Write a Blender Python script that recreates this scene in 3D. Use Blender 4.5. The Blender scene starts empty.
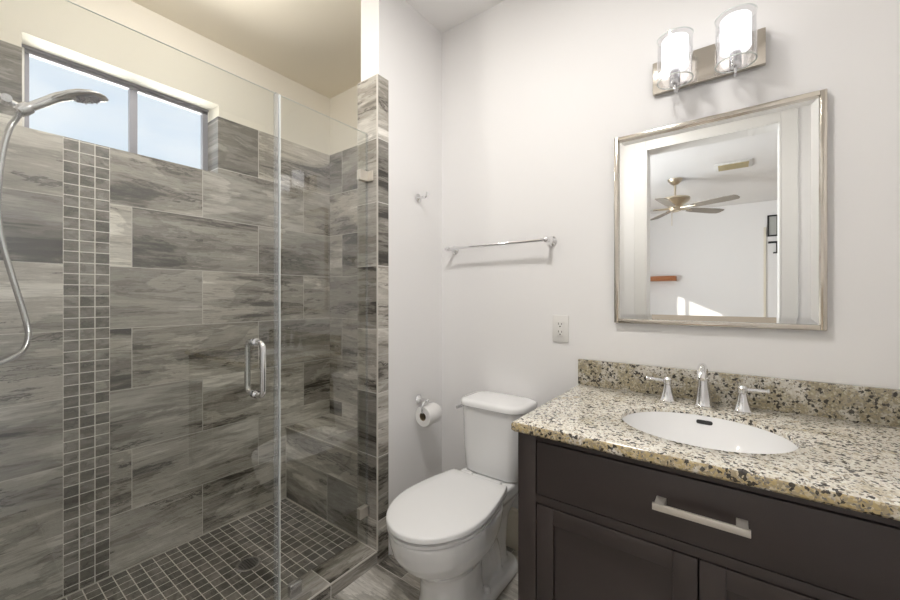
import bpy, bmesh, math, random
from mathutils import Vector, Matrix

C = bpy.context.scene.collection
SC = bpy.context.scene
PI = math.pi
H = 1.253                      # eye height above the bathroom floor

# ------------------------------------------------------------------ camera
cam_d = bpy.data.cameras.new('camera')
cam = bpy.data.objects.new('camera', cam_d); C.objects.link(cam)
cam.location = (0, 0, H)
cam.rotation_euler = (PI/2, 0, math.radians(36.7))
cam_d.sensor_width = 36.0
cam_d.lens = 380/900*36
cam_d.shift_y = -3/900
cam_d.clip_start = 0.01
SC.camera = cam

# ------------------------------------------------------------------ world
W = bpy.data.worlds.new('sky'); SC.world = W; W.use_nodes = True
wn = W.node_tree; wn.nodes.clear()
w_out = wn.nodes.new('ShaderNodeOutputWorld'); w_bg = wn.nodes.new('ShaderNodeBackground')
w_tc = wn.nodes.new('ShaderNodeTexCoord'); w_sep = wn.nodes.new('ShaderNodeSeparateXYZ')
w_grad = wn.nodes.new('ShaderNodeValToRGB'); w_noise = wn.nodes.new('ShaderNodeTexNoise')
w_map = wn.nodes.new('ShaderNodeMapping'); w_cr = wn.nodes.new('ShaderNodeValToRGB'); w_mix = wn.nodes.new('ShaderNodeMix')
w_mix.data_type = 'RGBA'
wn.links.new(w_tc.outputs['Generated'], w_sep.inputs[0]); wn.links.new(w_sep.outputs['Z'], w_grad.inputs[0])
e = w_grad.color_ramp.elements
e[0].position = 0.0; e[0].color = (0.80, 0.86, 0.92, 1)
e[1].position = 0.55; e[1].color = (0.56, 0.71, 0.91, 1)
wn.links.new(w_tc.outputs['Generated'], w_map.inputs[0]); w_map.inputs['Scale'].default_value = (1.6, 1.6, 4.0)
wn.links.new(w_map.outputs[0], w_noise.inputs['Vector'])
w_noise.inputs['Scale'].default_value = 2.2; w_noise.inputs['Detail'].default_value = 6
wn.links.new(w_noise.outputs[0], w_cr.inputs[0])
w_cr.color_ramp.elements[0].position = 0.38; w_cr.color_ramp.elements[1].position = 0.72
wn.links.new(w_cr.outputs[0], w_mix.inputs[0]); wn.links.new(w_grad.outputs[0], w_mix.inputs[6])
w_mix.inputs[7].default_value = (0.95, 0.97, 1.0, 1)
wn.links.new(w_mix.outputs[2], w_bg.inputs[0]); w_bg.inputs[1].default_value = 1.12
wn.links.new(w_bg.outputs[0], w_out.inputs[0])

# ------------------------------------------------------------------ lights
def lamp(name, kind, loc, direction, energy, color, **kw):
    d = bpy.data.lights.new(name, kind); d.energy = energy; d.color = color
    for k, v in kw.items(): setattr(d, k, v)
    o = bpy.data.objects.new(name, d); C.objects.link(o); o.location = loc
    o.rotation_euler = Vector(direction).to_track_quat('-Z', 'Y').to_euler()
    return o
lamp('sun', 'SUN', (-8, 8, 6), (1, -1.5, -0.475), 4.0, (1, 0.93, 0.82), angle=0.01)
lamp('bedroom_daylight', 'AREA', (-2.85, -1.1, 1.55), (1, 0, 0.12), 115, (0.93, 0.96, 1.0), shape='RECTANGLE', size=1.3, size_y=1.2)
lamp('shower_daylight', 'AREA', (-4.2, 0.585, 1.3), (1, 0, 0.35), 190, (1.0, 0.94, 0.84), shape='RECTANGLE', size=2.2, size_y=2.2)

# ------------------------------------------------------------------ view
SC.view_settings.view_transform = 'Standard'
SC.view_settings.look = 'None'
SC.view_settings.gamma = 1.0
SC.view_settings.exposure = 0.0
SC.view_settings.use_curve_mapping = False
SC.cycles.use_denoising = True
SC.cycles.max_bounces = 12
SC.cycles.diffuse_bounces = 6
SC.cycles.glossy_bounces = 6
SC.cycles.transparent_max_bounces = 16
SC.cycles.sample_clamp_indirect = 6
SC.cycles.caustics_reflective = False
SC.cycles.caustics_refractive = False

# ------------------------------------------------------------------ materials
class NT:
    def __init__(s, name):
        s.m = bpy.data.materials.new(name); s.m.use_nodes = True
        s.t = s.m.node_tree; s.t.nodes.clear()
        s.out = s.t.nodes.new('ShaderNodeOutputMaterial')
    def n(s, typ, **kw):
        x = s.t.nodes.new('ShaderNode' + typ)
        for k, v in kw.items(): setattr(x, k, v)
        return x
    def l(s, a, b): s.t.links.new(a, b)
    def setin(s, inp, v):
        if hasattr(v, 'links'): s.l(v, inp)
        else: inp.default_value = v
    def math(s, op, a, b=0.0, c=0.0, clamp=False):
        x = s.n('Math', operation=op, use_clamp=clamp)
        s.setin(x.inputs[0], a); s.setin(x.inputs[1], b); s.setin(x.inputs[2], c)
        return x.outputs[0]
    def comb(s, a, b, c):
        x = s.n('CombineXYZ')
        for i, v in enumerate((a, b, c)): s.setin(x.inputs[i], v)
        return x.outputs[0]
    def mix(s, f, a, b, blend='MIX'):
        x = s.n('Mix', data_type='RGBA', blend_type=blend)
        s.setin(x.inputs[0], f); s.setin(x.inputs[6], a); s.setin(x.inputs[7], b)
        return x.outputs[2]
    def noise(s, vec, scale, detail=4, rough=0.5, dist=0.0):
        x = s.n('TexNoise')
        if vec is not None: s.l(vec, x.inputs['Vector'])
        x.inputs['Scale'].default_value = scale; x.inputs['Detail'].default_value = detail
        x.inputs['Roughness'].default_value = rough; x.inputs['Distortion'].default_value = dist
        return x.outputs[0]
    def ramp(s, f, stops, interp='LINEAR'):
        x = s.n('ValToRGB'); r = x.color_ramp; r.interpolation = interp
        while len(r.elements) < len(stops): r.elements.new(0.5)
        for el, (p, c) in zip(r.elements, stops):
            el.position = p; el.color = (*c, 1) if len(c) == 3 else c
        s.l(f, x.inputs[0]); return x.outputs[0]
    def obj(s):
        return s.n('TexCoord').outputs['Object']
    def sep(s, v):
        x = s.n('SeparateXYZ'); s.l(v, x.inputs[0]); return x.outputs
    def bsdf(s, color, rough=0.5, metal=0.0, spec=0.5, coat=0.0, normal=None, emis=None, estr=0.0, trans=0.0):
        b = s.n('BsdfPrincipled')
        s.setin(b.inputs['Base Color'], color if hasattr(color, 'links') else (*color, 1))
        s.setin(b.inputs['Roughness'], rough); b.inputs['Metallic'].default_value = metal
        b.inputs['Specular IOR Level'].default_value = spec
        b.inputs['Coat Weight'].default_value = coat; b.inputs['Coat Roughness'].default_value = 0.05
        b.inputs['Transmission Weight'].default_value = trans
        if normal is not None: s.l(normal, b.inputs['Normal'])
        if emis: b.inputs['Emission Color'].default_value = (*emis, 1); b.inputs['Emission Strength'].default_value = estr
        s.l(b.outputs[0], s.out.inputs[0]); return b
    def bump(s, h, strength, dist=0.01):
        x = s.n('Bump'); x.inputs['Strength'].default_value = strength; x.inputs['Distance'].default_value = dist
        s.l(h, x.inputs['Height']); return x.outputs[0]

def plain(name, color, rough=0.5, metal=0.0, spec=0.5, bump=0.0, bscale=60, var=0.0, coat=0.0):
    t = NT(name); o = t.obj(); nrm = None; col = color
    nz = t.noise(o, bscale, 4)
    if bump: nrm = t.bump(nz, bump, 0.004)
    if var:
        n2 = t.noise(o, 7, 3)
        col = t.mix(n2, (*[c*(1-var) for c in color], 1), (*[min(1, c*(1+var)) for c in color], 1))
    t.bsdf(col, rough, metal, spec, coat, nrm); return t.m

def brushed(name, color, rough):
    t = NT(name); o = t.obj()
    mp = t.n('Mapping'); t.l(o, mp.inputs[0]); mp.inputs['Scale'].default_value = (8, 8, 400)
    nz = t.noise(mp.outputs[0], 3, 2)
    r = t.math('MULTIPLY_ADD', nz, 0.14, rough - 0.07)
    t.bsdf(color, r, 1.0); return t.m

def clear_glass(name, tint=(1, 1, 1), boost=1.0, base=0.0):
    """thin pane: see-through plus Fresnel reflection, so lamps still shine through it"""
    t = NT(name)
    tr = t.n('BsdfTransparent'); tr.inputs[0].default_value = (*tint, 1)
    gl = t.n('BsdfGlossy'); gl.inputs['Roughness'].default_value = 0.0; gl.inputs[0].default_value = (1, 1, 1, 1)
    fr = t.n('Fresnel'); fr.inputs['IOR'].default_value = 1.5
    geo = t.n('NewGeometry')
    # same reflectance on the way in and on the way out of the sheet
    ior = t.math('MULTIPLY_ADD', geo.outputs['Backfacing'], (1/1.5 - 1.5), 1.5)
    t.l(ior, fr.inputs['IOR'])
    nb = t.math('SUBTRACT', 1.0, geo.outputs['Backfacing'])
    f = t.math('MULTIPLY', t.math('MULTIPLY_ADD', fr.outputs[0], boost, base), nb, clamp=True)
    mx = t.n('MixShader'); t.l(f, mx.inputs[0]); t.l(tr.outputs[0], mx.inputs[1]); t.l(gl.outputs[0], mx.inputs[2])
    t.l(mx.outputs[0], t.out.inputs[0]); return t.m

def emitter(name, color, strength):
    t = NT(name); em = t.n('Emission'); em.inputs[0].default_value = (*color, 1); em.inputs[1].default_value = strength
    t.l(em.outputs[0], t.out.inputs[0]); return t.m

STONE = [(0.0, (0.030, 0.026, 0.021)), (0.28, (0.06, 0.053, 0.043)), (0.335, (0.140, 0.124, 0.102)), (0.36, (0.24, 0.218, 0.184)), (0.42, (0.32, 0.294, 0.252)),
         (0.43, (0.245, 0.222, 0.188)), (0.455, (0.30, 0.275, 0.235)), (0.47, (0.42, 0.39, 0.342)), (0.53, (0.38, 0.35, 0.305)), (0.56, (0.47, 0.44, 0.392)),
         (0.57, (0.40, 0.372, 0.328)), (0.62, (0.56, 0.53, 0.48)), (0.72, (0.68, 0.65, 0.60))]
def stone(name, au, av, u0, v0, tw, th, stagger=0.5, grout=0.0017, bright=1.2, su=1.15, sv=6.5, seed=0.0, gcol=(0.68, 0.655, 0.61),
          rough=0.2, ramp=STONE, spread=0.7, shift=0.0):
    t = NT(name); p = t.sep(t.obj()); ax = {'X': p[0], 'Y': p[1], 'Z': p[2]}
    U = t.math('DIVIDE', t.math('SUBTRACT', ax[au], u0), tw)
    V = t.math('DIVIDE', t.math('SUBTRACT', ax[av], v0), th)
    row = t.math('FLOOR', V)
    odd = t.math('FLOORED_MODULO', row, 2.0)
    U2 = t.math('MULTIPLY_ADD', odd, stagger, U)
    col = t.math('FLOOR', U2)
    fu = t.math('SUBTRACT', U2, col); fv = t.math('SUBTRACT', V, row)
    du = t.math('MULTIPLY', t.math('MINIMUM', fu, t.math('SUBTRACT', 1.0, fu)), tw)
    dv = t.math('MULTIPLY', t.math('MINIMUM', fv, t.math('SUBTRACT', 1.0, fv)), th)
    g = t.math('LESS_THAN', t.math('MINIMUM', du, dv), grout)
    wn_ = t.n('TexWhiteNoise', noise_dimensions='3D')
    t.l(t.comb(t.math('ADD', col, 0.5), t.math('ADD', row, 0.5), seed), wn_.inputs['Vector'])
    rc = t.n('SeparateColor'); t.l(wn_.outputs['Color'], rc.inputs[0])
    r, gg, b = rc.outputs
    vec = t.comb(t.math('MULTIPLY_ADD', ax[au], su, t.math('MULTIPLY', r, 37.0)),
                 t.math('MULTIPLY_ADD', ax[av], sv, t.math('MULTIPLY', gg, 53.0)),
                 t.math('MULTIPLY', b, 29.0))
    n1 = t.noise(vec, 1.0, 10, 0.68, 0.35)
    vec2 = t.comb(t.math('MULTIPLY_ADD', ax[au], su*2.2, t.math('MULTIPLY', gg, 31.0)),
                  t.math('MULTIPLY_ADD', ax[av], sv*5.0, t.math('MULTIPLY', r, 17.0)), b)
    n2 = t.noise(vec2, 1.0, 6, 0.6, 0.3)
    f = t.math('ADD', t.math('MULTIPLY_ADD', t.math('SUBTRACT', n2, 0.5), 0.36, t.math('MULTIPLY_ADD', n1, 1.35, -0.175)),
               t.math('MULTIPLY_ADD', t.math('SUBTRACT', b, 0.5), 0.22, shift))
    c = t.ramp(f, ramp)
    vec3 = t.comb(t.math('MULTIPLY_ADD', ax[au], su*0.9, t.math('MULTIPLY', b, 41.0)),
                  t.math('MULTIPLY_ADD', ax[av], sv*0.55, t.math('MULTIPLY', r, 23.0)), gg)
    n3 = t.noise(vec3, 1.0, 8, 0.62, 0.8)
    slab = t.ramp(n3, [(0.505, (1, 1, 1)), (0.52, (0.62, 0.615, 0.60)), (0.60, (0.80, 0.795, 0.78)), (0.66, (0.9, 0.9, 0.9))])
    c = t.mix(0.85, c, slab, 'MULTIPLY')
    vec4 = t.comb(t.math('MULTIPLY_ADD', ax[au], su*7.0, t.math('MULTIPLY', r, 11.0)),
                  t.math('MULTIPLY_ADD', ax[av], sv*22.0, t.math('MULTIPLY', b, 7.0)), gg)
    n4 = t.noise(vec4, 1.0, 4, 0.7, 0.2)
    fine = t.ramp(n4, [(0.30, (0.60, 0.59, 0.57)), (0.5, (0.97, 0.97, 0.965)), (0.7, (1, 1, 1))])
    c = t.mix(0.8, c, fine, 'MULTIPLY')
    # thin dark ragged veins
    vein = t.math('LESS_THAN', t.math('ABSOLUTE', t.math('SUBTRACT', n1, 0.43)), 0.010)
    nmask = t.math('GREATER_THAN', t.noise(vec, 2.3, 3), 0.5)
    c = t.mix(t.math('MULTIPLY', t.math('MULTIPLY', vein, nmask), 0.75), c, (0.035, 0.03, 0.026, 1))
    k = t.math('MULTIPLY', t.math('MULTIPLY_ADD', gg, spread, 1.0 - spread*0.5), bright)
    kc = t.n('CombineColor'); [t.l(k, kc.inputs[i]) for i in range(3)]
    c = t.mix(1.0, c, kc.outputs[0], 'MULTIPLY')
    bwn = t.n('RGBToBW'); t.l(c, bwn.inputs[0]); gcn = t.n('CombineColor'); [t.l(bwn.outputs[0], gcn.inputs[i]) for i in range(3)]
    c = t.mix(0.2, c, gcn.outputs[0])
    c = t.mix(g, c, (*gcol, 1))
    rg = t.math('MULTIPLY_ADD', g, 0.5, t.math('MULTIPLY_ADD', n2, 0.12, rough - 0.06))
    h = t.math('SUBTRACT', t.math('MULTIPLY', n1, 0.25), g)
    t.bsdf(c, rg, normal=t.bump(h, 0.25, 0.002)); return t.m

def granite(name, g0=0.47, g1=0.57, gw=0.7, light=1.0, olive=0.0):
    t = NT(name); o = t.obj()
    d = t.n('TexNoise'); t.l(o, d.inputs['Vector']); d.inputs['Scale'].default_value = 110; d.inputs['Detail'].default_value = 3
    dv = t.n('VectorMath', operation='MULTIPLY_ADD'); t.l(d.outputs['Color'], dv.inputs[0])
    dv.inputs[1].default_value = (0.009, 0.009, 0.009); t.l(o, dv.inputs[2])
    def vor(scale, out='Color'):
        v = t.n('TexVoronoi'); t.l(dv.outputs[0], v.inputs['Vector']); v.inputs['Scale'].default_value = scale
        v.inputs['Randomness'].default_value = 1.0
        sc = t.n('SeparateColor'); t.l(v.outputs['Color'], sc.inputs[0]); return sc.outputs
    a = vor(185); b = vor(128); c3 = vor(240)
    patch = t.noise(o, 13, 4, 0.6)
    base = t.ramp(a[0], [(p_, tuple(min(0.88, v_*light) for v_ in c_)) for p_, c_ in [(0.0, (0.69, 0.65, 0.57)), (0.3, (0.80, 0.77, 0.70)), (0.60, (0.58, 0.52, 0.41)), (0.72, (0.74, 0.70, 0.62)), (0.93, (0.36, 0.31, 0.24))]], 'CONSTANT')
    GO = [(0.0, (0.50, 0.37, 0.15), (0.34, 0.29, 0.18)), (0.4, (0.36, 0.28, 0.15), (0.26, 0.22, 0.145)), (0.7, (0.60, 0.50, 0.30), (0.50, 0.45, 0.33)), (0.93, (0.30, 0.24, 0.15), (0.20, 0.17, 0.12))]
    gold = t.ramp(a[1], [(p_, tuple(u_*(1-olive)+v_*olive for u_, v_ in zip(c1, c2))) for p_, c1, c2 in GO], 'CONSTANT')
    gm = t.ramp(patch, [(g0, (0, 0, 0)), (g1, (1, 1, 1))])
    c = t.mix(t.math('MULTIPLY', gm, gw), base, gold)
    grey = t.math('LESS_THAN', c3[1], 0.12)
    c = t.mix(grey, c, (0.22, 0.20, 0.17, 1))
    blk = t.math('LESS_THAN', t.math('ADD', b[0], t.math('MULTIPLY', t.math('SUBTRACT', t.noise(o, 34, 3), 0.5), 0.7)), 0.135)
    c = t.mix(t.math('MULTIPLY', blk, 0.9), c, (0.022, 0.02, 0.02, 1))
    t.bsdf(c, 0.12, spec=0.5); return t.m

M = {}
M['paint'] = plain('warm_white_wall_paint', (0.86, 0.85, 0.845), 0.7, bump=0.05, bscale=220)
M['cream'] = plain('warm_lit_shower_paint', (0.88, 0.845, 0.765), 0.7, bump=0.05, bscale=220)  # warm light inside the shower is put into this cream tint
M['creamc'] = plain('warm_lit_shower_ceiling_paint', (0.90, 0.84, 0.72), 0.8, bump=0.05, bscale=200)  # warmer, lighter tint: the ceiling's warm light is put into its colour
M['ceiling'] = plain('ceiling_paint', (0.87, 0.86, 0.85), 0.8, bump=0.05, bscale=200)
M['trim'] = plain('white_trim_paint', (0.82, 0.81, 0.79), 0.35)
M['base'] = plain('warm_reflection_trim_paint', (0.78, 0.73, 0.62), 0.4)  # yellow of the warm reflection put into the baseboard colour
M['tile_left'] = stone('shower_tile_window_wall', 'Y', 'Z', 0.568+0.313, H-1.353, 0.626, 0.30, seed=3.0)
M['tile_left_b'] = stone('shower_tile_window_wall_near', 'Y', 'Z', -1.2, H-1.353, 2.0, 0.30, stagger=0.0, seed=5.0)
M['tile_end'] = stone('shower_tile_end_wall', 'X', 'Z', -2.246+0.313, H-1.353, 0.626, 0.30, seed=8.0)
M['tile_pier_f'] = stone('shower_tile_pier_front', 'X', 'Z', -1.90, H-1.353, 0.626, 0.30, stagger=0.0, seed=14.0)
M['tile_pier_s'] = stone('shower_tile_pier_side', 'Y', 'Z', 0.95, H-1.353, 0.626, 0.30, stagger=0.0, seed=19.0)
M['tile_bench'] = stone('shower_tile_bench', 'X', 'Z', -1.941, H-1.353, 1.2, 0.30, seed=23.0, shift=-0.02)
M['tile_benchtop'] = stone('shower_tile_bench_top', 'X', 'Y', -2.0, 1.2, 1.4, 0.75, seed=27.0, shift=0.09)
M['tile_curb'] = stone('shower_tile_curb', 'Y', 'X', 0.97, -1.60, 0.626, 0.40, stagger=0.0, seed=33.0, shift=0.02)
M['tile_curb_face'] = stone('shower_tile_curb_face', 'Y', 'Z', 0.97, -0.6, 0.626, 0.90, stagger=0.0, seed=35.0, shift=0.03)
M['tile_floor'] = stone('bathroom_floor_tile', 'X', 'Y', -1.34+0.155, 1.225, 0.626, 0.30, seed=38.0, shift=0.06, bright=1.05, rough=0.3)
MOS = [(0.0, (0.09, 0.08, 0.068)), (0.38, (0.15, 0.135, 0.112)), (0.5, (0.225, 0.205, 0.175)), (0.62, (0.31, 0.285, 0.248)), (0.8, (0.42, 0.39, 0.34))]
M['tile_mos'] = stone('shower_mosaic_strip', 'Y', 'Z', 0.326, H-1.353, 0.053, 0.0503, stagger=0.0, grout=0.0021, ramp=MOS, su=6, sv=12, seed=41.0, spread=0.3, gcol=(0.86, 0.83, 0.78))
M['tile_pan'] = stone('shower_mosaic_floor', 'Y', 'X', 0.02, -2.39, 0.0525, 0.0525, stagger=0.0, grout=0.0021, ramp=MOS, su=12, sv=6, seed=47.0, spread=0.6, bright=0.75, gcol=(0.86, 0.83, 0.78), rough=0.35)
M['grout'] = plain('pale_grout', (0.66, 0.63, 0.58), 0.7)
M['granite'] = granite('speckled_granite', 0.54, 0.65, 0.5, 1.12, 0.4)  # sheen of the polished top put into a lighter stone colour
M['granite_edge'] = granite('golden_granite_edge', 0.38, 0.46, 0.85)
M['granite_splash'] = granite('tan_granite', 0.40, 0.52, 0.85, 0.80, 1.0)
M['wood'] = plain('espresso_wood', (0.047, 0.036, 0.034), 0.34, var=0.12, bump=0.02, bscale=90)
M['wood_dark'] = plain('shadow_gap_wood', (0.010, 0.008, 0.007), 0.6)
M['porcelain'] = plain('white_porcelain', (0.90, 0.90, 0.90), 0.10, coat=0.4)
M['plastic'] = plain('white_seat_plastic', (0.88, 0.88, 0.88), 0.22)
M['chrome'] = plain('polished_chrome', (0.82, 0.82, 0.83), 0.07, 1.0)
M['chrome_soft'] = plain('satin_chrome', (0.66, 0.66, 0.68), 0.22, 1.0)
M['nickel'] = brushed('brushed_nickel', (0.66, 0.61, 0.54), 0.16)
M['mirror'] = plain('mirror_silver', (0.93, 0.935, 0.92), 0.0, 1.0)
M['glass'] = clear_glass('shower_glass', (0.965, 0.975, 0.965), 2.2, 0.035)
M['winglass'] = clear_glass('window_glass', (0.97, 0.98, 0.99), 0.0)
M['shadeglass'] = clear_glass('lamp_glass', (0.93, 0.93, 0.94), 1.8, 0.05)
M['glassedge'] = plain('polished_glass_edge', (0.80, 0.84, 0.82), 0.15)
M['alu'] = plain('grey_window_aluminium', (0.24, 0.24, 0.28), 0.4, 0.3)
M['alu_w'] = plain('pale_window_jamb', (0.72, 0.71, 0.70), 0.4)
M['bulb'] = emitter('lit_frosted_glass', (1.0, 0.98, 0.97), 2.2)
M['led'] = emitter('lit_ceiling_lens', (1.0, 0.96, 0.91), 2.0)
def globe_mat():
    t = NT('shower_fill_globe')
    em = t.n('Emission'); em.inputs[0].default_value = (1.0, 0.95, 0.86, 1); em.inputs[1].default_value = 3.0
    tr = t.n('BsdfTransparent'); mx = t.n('MixShader'); mx.inputs[0].default_value = 0.35
    t.l(tr.outputs[0], mx.inputs[1]); t.l(em.outputs[0], mx.inputs[2]); t.l(mx.outputs[0], t.out.inputs[0]); return t.m
M['globe'] = globe_mat()
M['satin'] = plain('satin_nickel', (0.72, 0.68, 0.62), 0.38, 0.75)
M['paper'] = plain('toilet_paper', (0.85, 0.84, 0.82), 0.9, bump=0.15, bscale=150)
M['card'] = plain('brown_card_core', (0.30, 0.24, 0.15), 0.9)
M['dark'] = plain('dark_slot', (0.02, 0.02, 0.02), 0.6)
M['outlet'] = plain('outlet_plastic', (0.78, 0.765, 0.74), 0.35)
M['carpet'] = plain('bedroom_floor', (0.45, 0.38, 0.30), 0.8, bump=0.1)
M['brasswood'] = plain('orange_wood', (0.40, 0.15, 0.055), 0.45, var=0.2)
M['blade'] = plain('fan_blade', (0.28, 0.25, 0.21), 0.5)
M['fanmetal'] = plain('fan_metal', (0.62, 0.54, 0.42), 0.28, 1.0)
M['vent'] = plain('vent_tan', (0.50, 0.42, 0.24), 0.5)
M['grate'] = plain('dark_grate_steel', (0.16, 0.155, 0.15), 0.45, 0.4)
M['grey'] = plain('grey_panel', (0.45, 0.46, 0.44), 0.3)
def seal_mat():
    t = NT('clear_door_seal')
    tr = t.n('BsdfTransparent'); tr.inputs[0].default_value = (0.93, 0.94, 0.95, 1)
    b = t.n('BsdfPrincipled'); b.inputs['Base Color'].default_value = (0.78, 0.79, 0.83, 1); b.inputs['Roughness'].default_value = 0.12
    mx = t.n('MixShader'); mx.inputs[0].default_value = 0.15
    t.l(tr.outputs[0], mx.inputs[1]); t.l(b.outputs[0], mx.inputs[2]); t.l(mx.outputs[0], t.out.inputs[0]); return t.m
M['seal'] = seal_mat()

# ------------------------------------------------------------------ mesh helpers
def BM(): return bmesh.new()
def box(bm, lo, hi, bev=0.0, seg=2):
    lo = Vector(lo); hi = Vector(hi)
    g = bmesh.ops.create_cube(bm, size=1.0)
    for v in g['verts']:
        v.co = Vector(((lo[i]+hi[i])/2 + v.co[i]*(hi[i]-lo[i])) for i in range(3))
    if bev:
        es = list({e for v in g['verts'] for e in v.link_edges})
        bmesh.ops.bevel(bm, geom=es, offset=bev, segments=seg, profile=0.5, affect='EDGES')
    return bm
def frame_of(d):
    d = Vector(d).normalized()
    a = Vector((0, 0, 1)) if abs(d.z) < 0.9 else Vector((1, 0, 0))
    x = d.cross(a).normalized(); y = d.cross(x).normalized()
    return x, y, d
def lathe(bm, prof, org=(0, 0, 0), axis=(0, 0, 1), seg=28, cap=True, sx=1.0):
    x, y, d = frame_of(axis); org = Vector(org); rings = []
    for r, h in prof:
        rings.append([bm.verts.new(org + d*h + (x*math.cos(2*PI*k/seg)*sx + y*math.sin(2*PI*k/seg))*max(r, 1e-5)) for k in range(seg)])
    for a, b in zip(rings, rings[1:]):
        for k in range(seg): bm.faces.new((a[k], a[(k+1) % seg], b[(k+1) % seg], b[k]))
    if cap: bm.faces.new(rings[0][::-1]); bm.faces.new(rings[-1])
    return bm
def cyl(bm, p0, p1, r, seg=20):
    p0 = Vector(p0); p1 = Vector(p1)
    return lathe(bm, [(r, 0), (r, (p1-p0).length)], p0, p1-p0, seg)
def spline(pts, n=8):
    pts = [Vector(p) for p in pts]; P = [2*pts[0]-pts[1]] + pts + [2*pts[-1]-pts[-2]]; out = []
    for i in range(1, len(P)-2):
        for k in range(n):
            t = k/n; a, b, c, d = P[i-1:i+3]
            out.append(0.5*((2*b) + (c-a)*t + (2*a-5*b+4*c-d)*t*t + (3*b-a-3*c+d)*t**3))
    out.append(pts[-1]); return out
def tube(bm, pts, r, seg=14, closed=False):
    pts = [Vector(p) for p in pts]; n = len(pts); R = r if callable(r) else (lambda f: r)
    up = None; rings = []
    for i, p in enumerate(pts):
        if closed: d = (pts[(i+1) % n]-pts[i-1]).normalized()
        else: d = (pts[min(i+1, n-1)]-pts[max(i-1, 0)]).normalized()
        if up is None: up = frame_of(d)[0]
        up = (up - d*up.dot(d)).normalized(); s = d.cross(up)
        rr = R(i/(n-1))
        rings.append([bm.verts.new(p + (up*math.cos(2*PI*k/seg) + s*math.sin(2*PI*k/seg))*rr) for k in range(seg)])
    last = n if closed else n-1
    for i in range(last):
        a, b = rings[i], rings[(i+1) % n]
        for k in range(seg): bm.faces.new((a[k], a[(k+1) % seg], b[(k+1) % seg], b[k]))
    if not closed: bm.faces.new(rings[0][::-1]); bm.faces.new(rings[-1])
    return bm
def loft(bm, rings, cap=True):
    R = [[bm.verts.new(p) for p in ring] for ring in rings]; n = len(R[0])
    for a, b in zip(R, R[1:]):
        for k in range(n): bm.faces.new((a[k], a[(k+1) % n], b[(k+1) % n], b[k]))
    if cap: bm.faces.new(R[0][::-1]); bm.faces.new(R[-1])
    return bm
def rrect(cx, cy, hx, hy, r, n=6):
    out = []
    for sx, sy, a0 in ((1, 1, 0), (-1, 1, PI/2), (-1, -1, PI), (1, -1, 1.5*PI)):
        for k in range(n+1):
            a = a0 + PI/2*k/n
            out.append((cx + sx*(hx-r) + r*math.cos(a), cy + sy*(hy-r) + r*math.sin(a)))
    return out
def obj(name, bm, mat, parent=None, angle=35, smooth=True):
    bmesh.ops.recalc_face_normals(bm, faces=bm.faces[:])
    me = bpy.data.meshes.new(name); bm.to_mesh(me); bm.free()
    if smooth:
        for p in me.polygons: p.use_smooth = True
        me.set_sharp_from_angle(angle=math.radians(angle))
    for m in (mat if isinstance(mat, (list, tuple)) else [mat]): me.materials.append(m)
    o = bpy.data.objects.new(name, me); C.objects.link(o)
    if parent is not None:
        o.parent = parent
        o.matrix_parent_inverse = Matrix.Translation(-parent_loc(parent))
    return o
def parent_loc(p):
    v = Vector((0, 0, 0))
    if p.parent is None: return p.location.copy()
    return v if p.type == 'MESH' else p.location.copy()
def tag(o, label, cat, group=None):
    o['label'] = label; o['category'] = cat
    if group: o['group'] = group
    return o
def thing(name, label, cat, loc):
    o = bpy.data.objects.new(name, None); C.objects.link(o); o.location = loc; o.empty_display_size = 0.05
    return tag(o, label, cat)
def struct(name, bm, mat, parent=None, **kw):
    o = obj(name, bm, mat, parent, smooth=False, **kw)
    if parent is None: o['kind'] = 'structure'
    return o
def Z(z): return H + z          # height measured from eye level

# ------------------------------------------------------------------ the room shell
XW = -1.34; XP = -1.48; XL = -2.39; D = 1.72; YP = 1.225; YF = -0.06; XR = 0.52
CE = Z(1.512); CES = Z(1.474); PAN = Z(-1.338); TT = Z(1.047)
bm = BM(); box(bm, (-2.75, -4.6, -0.30), (3.2, YF, 0.0)); struct('floor_bedroom', bm, M['carpet'])
bm = BM(); box(bm, (XP+0.0, YF, -0.30), (XR+0.1, D+0.1, 0.0)); struct('floor', bm, M['tile_floor'])
bm = BM(); box(bm, (XL-0.1, YF, -0.30), (XP, D+0.1, PAN)); struct('floor_shower', bm, M['tile_pan'])
bm = BM(); box(bm, (XW, YF-0.12, CE), (XR+0.1, D+0.1, CE+0.1)); struct('ceiling', bm, M['ceiling'])
bm = BM(); box(bm, (XL-0.2, YF-0.12, CES), (XW-0.02, D+0.1, CES+0.14)); struct('ceiling_shower', bm, M['creamc'])
bm = BM(); box(bm, (-2.75, -4.6, CE), (3.2, YF-0.12, CE+0.1)); struct('ceiling_bedroom', bm, M['ceiling'])
wall_back = struct('wall_back', box(BM(), (XP+0.02, D, 0), (XR+0.1, D+0.12, CE)), M['paint'])
wall_end = struct('wall_shower_end', box(BM(), (XL-0.16, D+0.012, PAN), (XP+0.02, D+0.12, CES)), M['cream'])
struct('tile_cladding', box(BM(), (XL-0.004, D+0.0, PAN), (XP+0.01, D+0.012, TT)), M['tile_end'], wall_end)
bm = BM(); box(bm, (XR, YF, 0), (XR+0.1, D, CE)); struct('wall_right', bm, M['paint'])
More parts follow.
